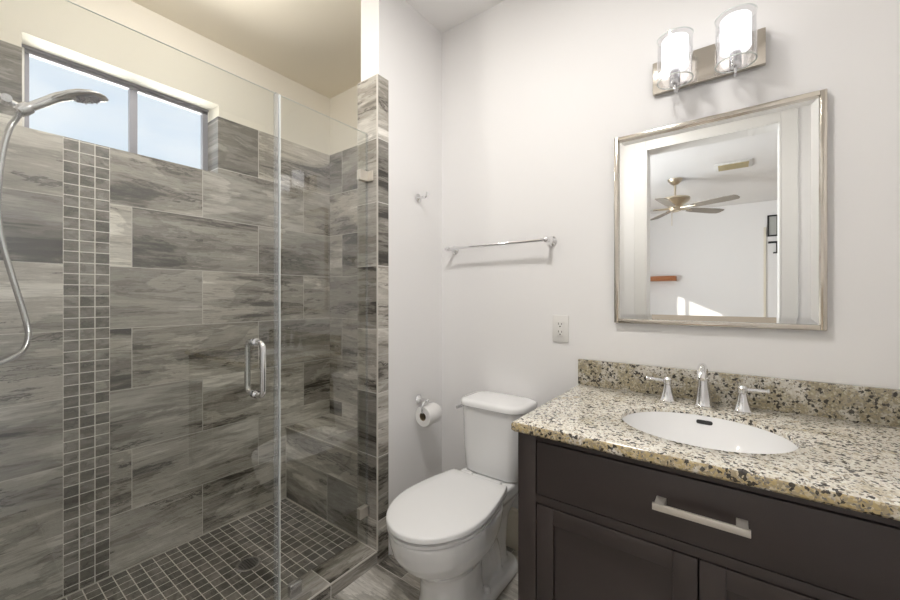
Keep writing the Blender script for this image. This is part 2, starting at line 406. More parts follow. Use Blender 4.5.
# window wall with its opening
OY0, OY1, OZ0, OZ1 = 0.205, 0.97, Z(0.715), Z(1.118)
def wall_hole_x(bm, x0, x1, y0, y1, z0, z1, oy0, oy1, oz0, oz1):
    box(bm, (x0, y0, z0), (x1, oy0, z1)); box(bm, (x0, oy1, z0), (x1, y1, z1))
    if oz0 > z0: box(bm, (x0, oy0, z0), (x1, oy1, oz0))
    if oz1 < z1: box(bm, (x0, oy0, oz1), (x1, oy1, z1))
    return bm
wall_left = struct('wall_left', wall_hole_x(BM(), XL-0.17, XL-0.012, YF-0.12, D+0.02, PAN, CES, OY0, OY1, OZ0, OZ1), M['cream'])
bm = BM()
T0, T1 = XL-0.012, XL
box(bm, (T0, OY1-0.010, PAN), (T1, D, TT))
box(bm, (T0, 0.485, PAN), (T1, OY1-0.010, OZ0))
box(bm, (XL-0.15, OY1-0.010, OZ0), (T0, OY1, TT))
box(bm, (XL-0.15, OY0, OZ0-0.002), (T0, OY1-0.01, OZ0+0.004))
struct('tile_cladding', bm, M['tile_left'], wall_left)
bm = BM(); box(bm, (T0, YF, PAN), (T1, OY0, TT)); box(bm, (T0, OY0, PAN), (T1, 0.326, OZ0)); struct('tile_cladding', bm, M['tile_left_b'], wall_left)
struct('mosaic_strip', box(BM(), (T0, 0.326, PAN), (T1, 0.485, OZ0)), M['tile_mos'], wall_left)
# bathroom front wall with the doorway the picture is taken from
DX0, DX1, DZ = -0.565, 0.255, Z(1.20)
bm = BM()
box(bm, (-2.56, YF-0.12, PAN), (DX0-0.007, YF, CES)); box(bm, (DX1+0.007, YF-0.12, 0), (3.2, YF, CE)); box(bm, (DX0-0.007, YF-0.12, DZ+0.007), (DX1+0.007, YF, CE))
wall_front = struct('wall_front', bm, M['paint'])
struct('tile_cladding', box(BM(), (XL, YF, PAN), (XP, YF+0.012, TT)), M['tile_end'], wall_front)
bm = BM()
for y0, y1 in ((YF, YF+0.018), (YF-0.138, YF-0.12)):
    box(bm, (DX0-0.095, y0, 0), (DX0-0.008, y1, DZ+0.095), 0.004); box(bm, (DX1+0.008, y0, 0), (DX1+0.095, y1, DZ+0.095), 0.004)
    box(bm, (DX0-0.008, y0, DZ+0.008), (DX1+0.008, y1, DZ+0.095), 0.004)
box(bm, (DX0-0.008, YF-0.14, 0), (DX0, YF+0.02, DZ)); box(bm, (DX1, YF-0.14, 0), (DX1+0.008, YF+0.02, DZ)); box(bm, (DX0-0.008, YF-0.14, DZ), (DX1+0.008, YF+0.02, DZ+0.008))
struct('trim_doorway', bm, M['trim'])
# partition beside the shower: painted stub with a tiled end
wall_part = struct('wall_partition', box(BM(), (XP+0.012, YP+0.012, PAN), (XW-0.012, D, CE)), M['paint'])
wall_part.data.materials.append(M['cream'])
struct('painted_face', box(BM(), (XW-0.012, YP+0.072, 0), (XW, D, CE)), M['paint'], wall_part)
struct('painted_face', box(BM(), (XW-0.012, YP+0.012, TT), (XW, YP+0.072, CE)), M['paint'], wall_part)
struct('tile_front', box(BM(), (XP, YP, PAN), (XW, YP+0.012, TT)), M['tile_pier_f'], wall_part)
struct('tile_return', box(BM(), (XW-0.012, YP+0.002, 0), (XW+0.004, YP+0.070, TT)), M['tile_pier_s'], wall_part)
struct('tile_inner', box(BM(), (XP, YP+0.012, PAN), (XP+0.012, D, TT)), M['tile_pier_s'], wall_part)
struct('grout_corner', box(BM(), (XW-0.003, YP-0.001, Z(-1.19)), (XW+0.0045, YP+0.003, TT)), M['grout'], wall_part)
# bench, curb
bench = tag(obj('shower_bench', box(BM(), (XL, 1.378, PAN), (XP, D, Z(-0.867))), M['tile_bench']), 'stone tiled bench running across the far end of the shower', 'bench')
obj('bench_top', box(BM(), (XL, 1.372, Z(-0.869)), (XP, D, Z(-0.863))), M['tile_benchtop'], bench)
bm = BM(); box(bm, (XL, 1.369, Z(-0.868)), (XP, 1.3745, Z(-0.8625))); box(bm, (XL, D-0.005, Z(-0.8635)), (XP, D, Z(-0.858)))
box(bm, (XL, 1.376, Z(-0.8635)), (XL+0.004, D, Z(-0.858))); box(bm, (XL, 1.375, PAN), (XL+0.004, 1.379, Z(-0.867)))
obj('grout_edge', bm, M['grout'], bench)
curb = tag(obj('shower_curb', box(BM(), (XP, YF, PAN), (XW, YP, Z(-1.193))), M['tile_curb']), 'low stone tiled curb under the glass of the shower', 'curb')
curb.data.materials.append(M['tile_curb_face'])
for p_ in curb.data.polygons:
    if abs(p_.normal.x) > 0.5: p_.material_index = 1
bm = BM(); box(bm, (XW-0.004, YF, Z(-1.197)), (XW+0.0015, YP, Z(-1.1915))); box(bm, (XP, YP-0.005, Z(-1.195)), (XW, YP-0.0005, Z(-1.1905)))
obj('grout_edge', bm, M['grout'], curb)
bm = BM(); box(bm, (XL, YF+0.012, PAN), (XL+0.006, 1.372, PAN+0.005)); box(bm, (XL, 1.369, PAN), (XP, 1.3775, PAN+0.005))
struct('trim_shower_floor', bm, M['grout'])
# baseboards
def baseboard(name, lo, hi, ax):
    bm = BM(); box(bm, lo, hi, 0.003)
    struct(name, bm, M['base'])
bm = BM(); box(bm, (XW, D-0.016, 0), (-0.50, D, 0.175)); box(bm, (XW, D-0.024, 0.165), (-0.50, D, 0.20), 0.006); struct('baseboard_back', bm, M['base'])
bm = BM(); box(bm, (XW, YP+0.085, 0), (XW+0.014, D-0.024, 0.16)); box(bm, (XW, YP+0.085, 0.15), (XW+0.018, D-0.024, 0.185), 0.005); struct('baseboard_left', bm, M['trim'])

# ------------------------------------------------------------------ shower window
win = thing('window_1', 'high grey framed sliding window above the shower tile', 'window', (XL-0.15, (OY0+OY1)/2, OZ0)); win['kind'] = 'structure'
X0, X1 = XL-0.168, XL-0.138
bm = BM(); y0, y1 = OY0, OY1-0.010
box(bm, (X0, y0+0.012, OZ1-0.028), (X1, y1, OZ1)); box(bm, (X0, y0+0.012, OZ0), (X1, y1, OZ0+0.020))
box(bm, (X0, y1-0.028, OZ0), (X1, y1, OZ1)); box(bm, (X0, y0+0.016, OZ0), (X1-0.006, y0+0.034, OZ1))
box(bm, (X0, y0, OZ1-0.012), (X1+0.012, y1, OZ1))
obj('window_frame', bm, M['alu'], win)
obj('side_jamb', box(BM(), (X0, y0, OZ0), (X1+0.008, y0+0.018, OZ1)), M['alu_w'], win)
obj('mullion', box(BM(), (X0, 0.592, OZ0), (X1-0.004, 0.625, OZ1)), M['alu'], win)
obj('pane', box(BM(), (X0+0.010, y0+0.02, OZ0+0.01), (X0+0.014, 0.60, OZ1-0.01)), M['winglass'], win)
obj('pane', box(BM(), (X0+0.016, 0.60, OZ0+0.01), (X0+0.020, y1-0.02, OZ1-0.01)), M['winglass'], win)

# ------------------------------------------------------------------ bedroom seen in the mirror
YB = -4.38
bm = BM(); box(bm, (-2.75, YB-0.12, 0), (3.2, YB, CE)); struct('wall_bedroom_far', bm, M['paint'])
WY0, WY1, WZ0, WZ1 = -1.66, -0.52, 0.75, Z(0.93)
struct('wall_bedroom_left', wall_hole_x(BM(), -2.72, -2.60, YB, YF-0.0, 0, CE, WY0, WY1, WZ0, WZ1), M['paint'])
bm = BM(); box(bm, (3.08, YB, 0), (3.2, YF-0.12, CE)); struct('wall_bedroom_right', bm, M['paint'])
w2 = thing('window_2', 'white framed bedroom window behind the camera', 'window', (-2.66, (WY0+WY1)/2, WZ0)); w2['kind'] = 'structure'
bm = BM()
box(bm, (-2.70, WY0, WZ0), (-2.64, WY0+0.03, WZ1)); box(bm, (-2.70, WY1-0.03, WZ0), (-2.64, WY1, WZ1)); box(bm, (-2.70, WY0, WZ0), (-2.64, WY1, WZ0+0.03)); box(bm, (-2.70, WY0, WZ1-0.012), (-2.64, WY1, WZ1))
box(bm, (-2.69, -1.365, WZ0), (-2.65, -1.325, WZ1))
obj('window_frame', bm, M['trim'], w2)
obj('pane', box(BM(), (-2.674, WY0+0.02, WZ0+0.02), (-2.670, WY1-0.02, WZ1-0.01)), M['winglass'], w2)
bm = BM(); box(bm, (0.385, YB, 0), (0.415, YB+0.02, Z(1.10))); struct('trim_bedroom', bm, M['base'])
sh = thing('mantel_shelf', 'orange wood shelf on the far bedroom wall, seen in the mirror', 'shelf', (-1.5, YB+0.08, Z(0.28)))
obj('shelf_board', box(BM(), (-2.2, YB, Z(0.285)), (-0.80, YB+0.17, Z(0.37)), 0.006), M['brasswood'], sh)
pc = thing('framed_panel', 'grey panel in a thin dark frame on the bedroom wall, seen in the mirror', 'picture', (0.5, YB+0.02, Z(1.0)))
bm = BM()
px0, px1, pz0, pz1 = 0.43, 0.56, Z(0.95), Z(1.28)
for a, b in (((px0, pz0), (px0+0.02, pz1)), ((px1-0.02, pz0), (px1, pz1)), ((px0, pz0), (px1, pz0+0.02)), ((px0, pz1-0.02), (px1, pz1))):
    box(bm, (a[0], YB, a[1]), (b[0], YB+0.03, b[1]))
obj('frame', bm, M['dark'], pc); obj('panel', box(BM(), (px0+0.01, YB, pz0+0.01), (px1-0.01, YB+0.02, pz1-0.01)), M['grey'], pc)
br = thing('wall_bracket', 'small dark angled bracket below the grey framed panel, seen in the mirror', 'bracket', (0.5, YB+0.02, Z(0.7)))
bm = BM(); box(bm, (0.44, YB, Z(0.84)), (0.56, YB+0.03, Z(0.87))); box(bm, (0.535, YB, Z(0.68)), (0.56, YB+0.03, Z(0.87))); box(bm, (0.50, YB, Z(0.68)), (0.56, YB+0.03, Z(0.70)))
obj('bracket_arm', bm, M['dark'], br)
# ceiling fan
FX, FY = -0.60, -2.24
fan = thing('ceiling_fan', 'ceiling fan with brass motor and dark blades, seen in the mirror', 'fan', (FX, FY, CE))
obj('canopy', lathe(BM(), [(0.085, 0), (0.08, -0.02), (0.045, -0.06), (0.02, -0.075)], (FX, FY, CE)), M['fanmetal'], fan)
obj('downrod', cyl(BM(), (FX, FY, CE-0.23), (FX, FY, CE-0.06), 0.013), M['fanmetal'], fan)
obj('motor', lathe(BM(), [(0.02, 0), (0.06, -0.015), (0.165, -0.03), (0.17, -0.05), (0.155, -0.075), (0.09, -0.125), (0.07, -0.14), (0.065, -0.19), (0.03, -0.205)], (FX, FY, CE-0.215)), M['fanmetal'], fan)
for k in range(5):
    a = math.radians(24 + 72*k); u = Vector((math.cos(a), math.sin(a), 0)); s = Vector((-math.sin(a), math.cos(a), 0.18))
    zc = CE - 0.375; bm = BM(); o = Vector((FX, FY, zc))
    out = [(0.20, 0.045), (0.26, 0.058), (0.60, 0.072), (0.69, 0.062), (0.71, 0.03)]
    top = [o + u*r + s*w for r, w in out] + [o + u*r - s*w for r, w in reversed(out)]
    loft(bm, [top, [p - Vector((0, 0, 0.007)) for p in top]])
    b = obj('blade', bm, M['blade'], fan)
    bm = BM(); tube(bm, [o + u*0.06 + Vector((0, 0, -0.0)), o + u*0.15, o + u*0.25], 0.012, 8); obj('blade_arm', bm, M['fanmetal'], b)
obj('pull_chain', cyl(BM(), (FX-0.03, FY+0.05, CE-0.60), (FX-0.03, FY+0.05, CE-0.40), 0.004, 8), M['fanmetal'], fan)
vt = thing('ceiling_vent', 'tan slotted air vent in the bedroom ceiling, seen in the mirror', 'vent', (0.0, -2.02, CE))
VX, VY = 0.0, -2.02
bm = BM(); box(bm, (VX-0.17, VY-0.14, CE-0.012), (VX+0.17, VY+0.14, CE), 0.004); obj('vent_frame', bm, M['trim'], vt)
bm = BM()
for k in range(9): box(bm, (VX-0.14, VY-0.105+k*0.024, CE-0.02), (VX+0.14, VY-0.090+k*0.024, CE-0.008))
obj('louvre', bm, M['vent'], vt)

# ------------------------------------------------------------------ shower glass
XG = -1.41; GT = Z(0.782)
GB = Z(-1.185)
def pane(name, y0, y1, z0, z1, parent):
    return obj(name, box(BM(), (XG-0.005, y0, z0), (XG+0.005, y1, z1)), M['glass'], parent, smooth=False)
door = thing('shower_door', 'frameless clear glass shower door with a chrome pull handle', 'door', (XG, 0.4, GB))
pane('glass_panel', 0.0, 0.772, GB+0.008, GT, door)
bm = BM(); box(bm, (XG-0.0022, 0.0, GT), (XG+0.0022, 0.772, GT+0.001)); obj('polished_edge', bm, M['glassedge'], door)
obj('door_seal', box(BM(), (XG-0.007, 0.766, GB+0.004), (XG+0.009, 0.781, GT)), M['seal'], door)
hd = BM()
for sx in (-1, 1):
    xo = XG + sx*0.058; y = 0.692; zt, zb = Z(-0.155), Z(-0.368); r = 0.0105
    pts = [(XG+sx*0.005, y, zt-0.02)]
    path = [Vector((XG + sx*0.005, y, zt-0.011)), Vector((XG + sx*0.035, y, zt-0.011))]
    for k in range(7):
        a = PI/2*k/6; path.append(Vector((XG + sx*(0.035 + 0.023*math.sin(a)), y, zt-0.011-0.023*(1-math.cos(a)))))
    low = [Vector((p.x, p.y, zt+zb-p.z)) for p in reversed(path)]
    tube(hd, path + low, r, 16)
    for zz in (zt-0.011, zb+0.011): cyl(hd, (XG+sx*0.005, y, zz), (XG+sx*0.011, y, zz), 0.0145)
obj('door_handle', hd, M['chrome'], door)
for zz in (Z(0.40), Z(-0.90)):
    obj('hinge', box(BM(), (XG-0.016, YF+0.012, zz), (XG+0.016, 0.05, zz+0.09), 0.003), M['chrome'], door)
scr = thing('shower_screen', 'fixed clear glass panel clamped to the tiled pillar', 'glass panel', (XG, 1.0, GB))
pane('glass_panel', 0.784, YP-0.002, GB, GT, scr)
obj('polished_edge', box(BM(), (XG-0.0022, 0.784, GT), (XG+0.0022, YP-0.002, GT+0.001)), M['glassedge'], scr)
obj('polished_edge', box(BM(), (XG-0.006, 0.783, GB), (XG+0.006, 0.787, GT)), M['glassedge'], scr)
obj('sealant', box(BM(), (XG-0.0055, YP-0.004, GB), (XG+0.0055, YP, GT)), M['seal'], scr)
for zz in (Z(0.575), Z(-1.02)):
    bm = BM(); box(bm, (XG-0.013, YP-0.052, zz-0.024), (XG+0.013, YP, zz+0.024), 0.001, 1); box(bm, (XG-0.012, YP-0.006, zz-0.024), (XG+0.046 if zz > H else XG+0.013, YP, zz+0.024), 0.001, 1); obj('clamp', bm, M['satin'], scr, smooth=False)
bm = BM(); box(bm, (XG-0.013, 0.825, Z(-1.193)), (XG+0.013, 0.875, Z(-1.143)), 0.003); obj('clamp', bm, M['chrome_soft'], scr)

# ------------------------------------------------------------------ hand shower
XS = -1.9
hs = thing('hand_shower', 'chrome hand shower with ribbed hose on a wall arm', 'shower head', (XS, YF+0.012, Z(0.66)))
bm = BM(); lathe(bm, [(0.032, 0), (0.030, 0.008), (0.014, 0.016)], (XS, YF+0.012, Z(0.72)), (0, 1, 0))
tube(bm, spline([(XS, YF+0.012, Z(0.72)), (XS, 0.01, Z(0.72)), (XS, 0.07, Z(0.69)), (XS, 0.105, Z(0.645))]), 0.012)
obj('shower_arm', bm, M['chrome'], hs)
bm = BM(); lathe(bm, [(0.015, -0.022), (0.019, -0.018), (0.020, 0.0), (0.018, 0.016), (0.014, 0.02)], (XS, 0.168, Z(0.628)), (0, 0.74, 0.67)); cyl(bm, (XS, 0.10, Z(0.655)), (XS, 0.165, Z(0.628)), 0.010)
cyl(bm, (XS-0.022, 0.128, Z(0.643)), (XS+0.022, 0.128, Z(0.643)), 0.013)
obj('holder', bm, M['chrome_soft'], hs)
bm = BM()
tube(bm, spline([(XS, 0.152, Z(0.612)), (XS, 0.17, Z(0.630)), (XS, 0.215, Z(0.671)), (XS, 0.245, Z(0.699)), (XS, 0.275, Z(0.719))], 6), lambda f: 0.0125+0.004*f)
obj('handle', bm, M['chrome_soft'], hs)
ax = Vector((0, 0.30, -1)).normalized()
rings = []
for y, hw, zt_, zb_ in ((0.222, 0.012, 0.690, 0.668), (0.242, 0.021, 0.712, 0.684), (0.266, 0.036, 0.732, 0.701), (0.290, 0.048, 0.744, 0.712), (0.320, 0.054, 0.752, 0.722), (0.345, 0.049, 0.753, 0.730), (0.366, 0.034, 0.751, 0.737), (0.380, 0.010, 0.747, 0.742)):
    rings.append([(XS+hw*math.cos(2*PI*k/24), y, Z((zt_+zb_)/2 + (zt_-zb_)/2*math.sin(2*PI*k/24))) for k in range(24)])
head = obj('spray_head', loft(BM(), rings), M['chrome_soft'], hs, angle=60)
fc = Vector((XS, 0.322, Z(0.7255)))
bm = BM(); lathe(bm, [(0.042, 0.0), (0.040, 0.003), (0.01, 0.004)], fc, ax, 32)
for k in range(24):
    an = k*2.39996; rr_ = 0.0078*math.sqrt(k+1); x_, y_, d_ = frame_of(ax)
    q = fc+ax*0.003+x_*rr_*math.cos(an)+y_*rr_*math.sin(an)
    cyl(bm, q, q+ax*0.005, 0.0022, 6)
obj('spray_face', bm, M['alu'], head)
hp = spline([(XS, 0.156, Z(0.612)), (XS, 0.150, Z(0.590)), (XS, 0.135, Z(0.55)), (XS, 0.121, Z(0.47)), (XS, 0.112, Z(0.36)), (XS, 0.112, Z(0.27)), (XS, 0.120, Z(0.18)), (XS, 0.143, Z(0.06)), (XS, 0.168, Z(-0.06)), (XS, 0.177, Z(-0.125)), (XS, 0.168, Z(-0.172)),
             (XS, 0.145, Z(-0.198)), (XS, 0.105, Z(-0.215)), (XS, 0.04, Z(-0.21)), (XS, -0.01, Z(-0.17)), (XS, YF+0.03, Z(-0.12))], 22)
bm = BM(); n_ = len(hp)
tube(bm, hp, lambda f: 0.0078 + 0.0011*(int(round(f*(n_-1))) % 2), 12)
obj('hose', bm, M['chrome_soft'], hs)

# shower drain
dr = thing('shower_drain', 'round grey drain set in the mosaic shower floor', 'drain', (0, 0, 0))
DRX, DRY = -1.945, 0.922
dr.location = (DRX, DRY, PAN)
bm = BM(); lathe(bm, [(0.058, 0), (0.058, 0.003), (0.052, 0.005), (0.046, 0.004), (0.046, 0.0)], (DRX, DRY, PAN)); obj('drain_ring', bm, M['chrome_soft'], dr)
bm = BM(); lathe(bm, [(0.046, 0.0), (0.046, 0.0035), (0.001, 0.0038)], (DRX, DRY, PAN)); gr = obj('grate', bm, M['grate'], dr)
bm = BM()
for i in range(-3, 4):
    for j in range(-3, 4):
        if i*i+j*j < 11: cyl(bm, (DRX+i*0.012, DRY+j*0.012, PAN+0.003), (DRX+i*0.012, DRY+j*0.012, PAN+0.0044), 0.0035, 8)
obj('grate_holes', bm, M['dark'], gr)

# ------------------------------------------------------------------ toilet
TX = -0.91
to = thing('toilet', 'white two-piece toilet with closed lid beside the vanity', 'toilet', (TX, 1.3, 0))
def egg(yf, yb, hw, n=40, ym=None, backpow=2.6):
    ym = ym if ym is not None else yf + (yb-yf)*0.48
    out = []
    for k in range(n):
        a = 2*PI*k/n; c, s = math.cos(a), math.sin(a)
        if s < 0: x, y = hw*math.copysign(abs(c)**0.95, c), ym + (ym-yf)*s
        else:
            p = 2/backpow
            x, y = hw*math.copysign(abs(c)**p, c), ym + (yb-ym)*abs(s)**p
        out.append((TX+x, y))
    return out
def ringz(pts, z): return [(x, y, z) for x, y in pts]
bm = BM()
loft(bm, [ringz(egg(1.075, 1.38, 0.118), 0.0), ringz(egg(1.075, 1.38, 0.118), 0.03), ringz(egg(1.085, 1.37, 0.104), 0.10), ringz(egg(1.085, 1.37, 0.102), 0.17),
          ringz(egg(1.072, 1.38, 0.108), 0.205), ringz(egg(1.045, 1.41, 0.130), 0.235), ringz(egg(0.990, 1.44, 0.158), 0.275), ringz(egg(0.957, 1.46, 0.174), 0.32), ringz(egg(0.942, 1.47, 0.181), 0.365), ringz(egg(0.938, 1.47, 0.183), 0.403)])
foot = rrect(TX, 1.40, 0.128, 0.225, 0.075)
foot2 = rrect(TX, 1.40, 0.118, 0.215, 0.07)
loft(bm, [ringz(foot, 0.0), ringz(foot, 0.035), ringz(foot2, 0.048)])
loft(bm, [ringz(rrect(TX, 1.43, 0.082, 0.17, 0.06), 0.02), ringz(rrect(TX, 1.43, 0.074, 0.165, 0.06), 0.12), ringz(rrect(TX, 1.44, 0.080, 0.17, 0.06), 0.25), ringz(rrect(TX, 1.46, 0.11, 0.19, 0.06), 0.34), ringz(rrect(TX, 1.47, 0.135, 0.20, 0.05), 0.38), ringz(rrect(TX, 1.47, 0.140, 0.205, 0.05), 0.428)])
tb = spline([(TX+0.055, 1.20, 0.15), (TX+0.062, 1.26, 0.21), (TX+0.064, 1.33, 0.24), (TX+0.06, 1.41, 0.20), (TX+0.055, 1.46, 0.10), (TX+0.05, 1.47, 0.04)], 6)
tube(bm, tb, 0.042, 14)
tube(bm, [Vector((2*TX-p.x, p.y, p.z)) for p in tb], 0.042, 14)
bowl = obj('bowl', bm, M['porcelain'], to, angle=180)
rm = bowl.modifiers.new('fuse', 'REMESH'); rm.mode = 'VOXEL'; rm.voxel_size = 0.0065; rm.use_smooth_shade = True
sm = bowl.modifiers.new('soften', 'SMOOTH'); sm.factor = 0.5; sm.iterations = 7
def seat_outline(yf, hw, yb, hb, n=30):
    ym = yf + 0.245; L = []
    for k in range(n+1):
        a = PI/2*k/n; L.append((hw*math.sin(a), ym - 0.245*math.cos(a)))
    for k in range(1, 11):
        f = k/10; L.append((hw-(hw-hb)*f**1.7, ym+(yb-ym)*f))
    left = [(-x, y) for x, y in reversed(L)]
    return [(TX+x, y) for x, y in L + left[:-1]]
def inset(pts, d):
    cx = TX; cy = sum(p[1] for p in pts)/len(pts); out = []
    for x, y in pts:
        v = Vector((x-cx, y-cy)); l = max(v.length, 1e-4); v *= (l-d)/l; out.append((cx+v.x, cy+v.y))
    return out
so = seat_outline(0.930, 0.187, 1.440, 0.140)
bm = BM(); loft(bm, [ringz(inset(so, 0.014), 0.405), ringz(inset(so, 0.014), 0.4095), ringz(inset(so, 0.003), 0.411), ringz(inset(so, 0.002), 0.421), ringz(inset(so, 0.016), 0.4235)]); obj('seat', bm, M['plastic'], to)
bm = BM(); loft(bm, [ringz(inset(so, 0.022), 0.4225), ringz(inset(so, 0.020), 0.4305), ringz(so, 0.4318), ringz(so, 0.4465), ringz(inset(so, 0.0025), 0.4495), ringz(inset(so, 0.010), 0.4512), ringz(inset(so, 0.06), 0.453)])
obj('seat_lid', bm, M['plastic'], to, angle=50)
for s in (-1, 1): obj('hinge', box(BM(), (TX+s*0.075-0.025, 1.43, 0.425), (TX+s*0.075+0.025, 1.47, 0.446), 0.006), M['plastic'], to)
def tank_ring(hw, y0, y1, r, z, bulge=0.018):
    TX = -0.898
    pts = rrect(TX, (y0+y1)/2, hw, (y1-y0)/2, r, 7)
    return [(x, y - (bulge*max(0, 1-((x-TX)/hw)**2) if y < (y0+y1)/2 else 0), z) for x, y in pts]
bm = BM(); loft(bm, [tank_ring(0.138, 1.515, 1.685, 0.055, 0.425), tank_ring(0.152, 1.50, 1.69, 0.06, 0.445), tank_ring(0.158, 1.495, 1.695, 0.06, 0.55), tank_ring(0.163, 1.493, 1.70, 0.06, 0.742)])
obj('tank', bm, M['porcelain'], to, angle=60)
bm = BM(); loft(bm, [tank_ring(0.164, 1.490, 1.703, 0.06, 0.739), tank_ring(0.170, 1.483, 1.705, 0.065, 0.743), tank_ring(0.170, 1.483, 1.705, 0.065, 0.758), tank_ring(0.163, 1.490, 1.70, 0.06, 0.766), tank_ring(0.14, 1.515, 1.68, 0.05, 0.770)])
obj('tank_lid', bm, M['porcelain'], to, angle=50)
bm = BM(); cyl(bm, (TX-0.155, 1.565, 0.712), (TX-0.178, 1.565, 0.712), 0.011); box(bm, (TX-0.184, 1.515, 0.704), (TX-0.175, 1.575, 0.720), 0.003)
obj('flush_lever', bm, M['chrome'], to)
for s in (-1, 1):
    bm = BM(); lathe(bm, [(0.016, 0), (0.016, 0.018), (0.012, 0.026), (0.004, 0.029)], (TX+s*0.102, 1.335, 0.044), (0, 0, 1), 16); obj('bolt_cap', bm, M['plastic'], to)

# ------------------------------------------------------------------ vanity
VL, VR, VF = -0.545, 0.395, 1.09
va = thing('vanity_cabinet', 'dark espresso vanity cabinet with a drawer over two doors', 'cabinet', ((VL+VR)/2, 1.4, 0))
CB = Z(-0.420)
bm = BM(); box(bm, (VL, VF+0.02, 0.09), (VL+0.018, D-0.026, CB)); box(bm, (VR-0.018, VF+0.02, 0.09), (VR, D-0.026, CB)); box(bm, (VL, VF+0.05, 0.09), (VR, D-0.026, 0.11)); box(bm, (VL+0.02, D-0.04, 0.09), (VR-0.02, D-0.026, CB))
obj('carcass', bm, M['wood'], va)
obj('gap_shade_panel', box(BM(), (VL+0.03, VF+0.024, 0.11), (VR-0.03, VF+0.03, CB-0.005)), M['wood_dark'], va)  # near-black sheet: shade in the front gaps put into its colour
for x0, x1 in ((VL, VL+0.060), (VR-0.060, VR)):
    obj('stile', box(BM(), (x0, VF, 0.0), (x1, VF+0.05, CB), 0.002), M['wood'], va)
    obj('leg', box(BM(), (x0, D-0.09, 0.0), (x1, D-0.03, 0.10), 0.002), M['wood'], va)
for za, zb_ in ((CB-0.018, CB), (Z(-0.628), Z(-0.603)), (0.09, 0.14)):
    obj('rail', box(BM(), (VL+0.060, VF, za), (VR-0.060, VF+0.022, zb_), 0.001), M['wood'], va)
dw = obj('drawer', box(BM(), (VL+0.0635, VF-0.002, Z(-0.600)), (VR-0.0635, VF+0.018, CB-0.0215), 0.0025), M['wood'], va)
bm = BM(); hz = Z(-0.513)
box(bm, (-0.160, VF-0.046, hz-0.0085), (0.031, VF-0.039, hz+0.0085), 0.0012)
for x in (-0.156, 0.005): box(bm, (x, VF-0.041, hz-0.006), (x+0.022, VF-0.001, hz+0.0085), 0.001)
obj('drawer_handle', bm, M['satin'], dw)
mid = (VL+VR)/2 + 0.008
def door_panel(x0, x1, z0, z1):
    bm = BM(); fw = 0.052; y0, y1 = VF-0.001, VF+0.019
    box(bm, (x0, y0, z0), (x0+fw, y1, z1), 0.0018); box(bm, (x1-fw, y0, z0), (x1, y1, z1), 0.0018)
    box(bm, (x0+fw, y0, z0), (x1-fw, y1, z0+fw), 0.0018); box(bm, (x0+fw, y0, z1-0.048), (x1-fw, y1, z1), 0.0018)
    d = obj('door', bm, M['wood'], va)
    obj('door_panel', box(BM(), (x0+fw-0.005, y0+0.010, z0+fw-0.005), (x1-fw+0.005, y1-0.002, z1-0.043)), M['wood'], d)
    return d
ds = [door_panel(VL+0.0635, mid-0.0018, 0.143, Z(-0.6315)), door_panel(mid+0.0018, VR-0.0635, 0.143, Z(-0.6315))]
for d_, x in zip(ds, (mid-0.035, mid+0.035)):
    bm = BM(); box(bm, (x-0.006, VF-0.036, 0.36), (x+0.006, VF-0.028, 0.50), 0.001); box(bm, (x-0.005, VF-0.03, 0.366), (x+0.005, VF, 0.38)); box(bm, (x-0.005, VF-0.03, 0.48), (x+0.005, VF, 0.494))
    obj('door_handle', bm, M['nickel'], d_)

# countertop with an oval hole
CT = Z(-0.387); SR = CT-0.016; SX, SY, SA, SB = -0.078, 1.362, 0.217, 0.186
ct = thing('countertop', 'speckled cream and gold granite countertop with an oval sink cut-out', 'countertop', (SX, 1.4, CB))
def ctop(bm):
    x0, x1, y0, y1 = -0.557, 0.410, 1.068, D-0.002
    N = 96; ins, outs = [], []
    for k in range(N):
        a = 2*PI*k/N; c, s = math.cos(a), math.sin(a)
        ins.append((SX+SA*c, SY+SB*s))
        tx = ((x1-SX)/c if c > 1e-6 else (x0-SX)/c if c < -1e-6 else 1e9)
        ty = ((y1-SY)/s if s > 1e-6 else (y0-SY)/s if s < -1e-6 else 1e9)
        t_ = min(tx, ty); outs.append([SX+c*t_, SY+s*t_])
    for cx_, cy_ in ((x0, y0), (x1, y0), (x0, y1), (x1, y1)):
        k = min(range(N), key=lambda i: (outs[i][0]-cx_)**2+(outs[i][1]-cy_)**2); outs[k] = [cx_, cy_]
    def ins_(p, d):
        return (min(max(p[0], x0+d), x1-d), min(max(p[1], y0+d), y1-d))
    prof = [(0.004, CB), (0.0, CB+0.004)]
    R = [ringz(ins, CB+0.002)]
    ring = []
    for d, z in ((0.006, CB), (0.0, CB+0.006), (0.0, CT-0.010), (0.003, CT-0.004), (0.010, CT)):
        ring.append([(*ins_(p, d), z) for p in outs])
    inner = [[(SX+(x-SX)*1.13, SY+(y-SY)*1.13, CB+0.001) for x, y in ins], [(SX+(x-SX)*1.125, SY+(y-SY)*1.125, SR) for x, y in ins], [(x, y, SR) for x, y in ins], [(x, y, CT-0.005) for x, y in ins],
             [(SX+(x-SX)*1.006, SY+(y-SY)*1.006, CT-0.0015) for x, y in ins], [(SX+(x-SX)*1.022, SY+(y-SY)*1.022, CT) for x, y in ins]]
    seq = ring + inner[::-1]
    Rv = [[bm.verts.new(p) for p in r] for r in seq]
    for i in range(len(Rv)):
        a, b = Rv[i], Rv[(i+1) % len(Rv)]
        for k in range(N):
            f = bm.faces.new((a[k], a[(k+1) % N], b[(k+1) % N], b[k])); f.material_index = 1 if i < 3 else 0
    return bm
obj('slab', ctop(BM()), [M['granite'], M['granite_edge']], ct)
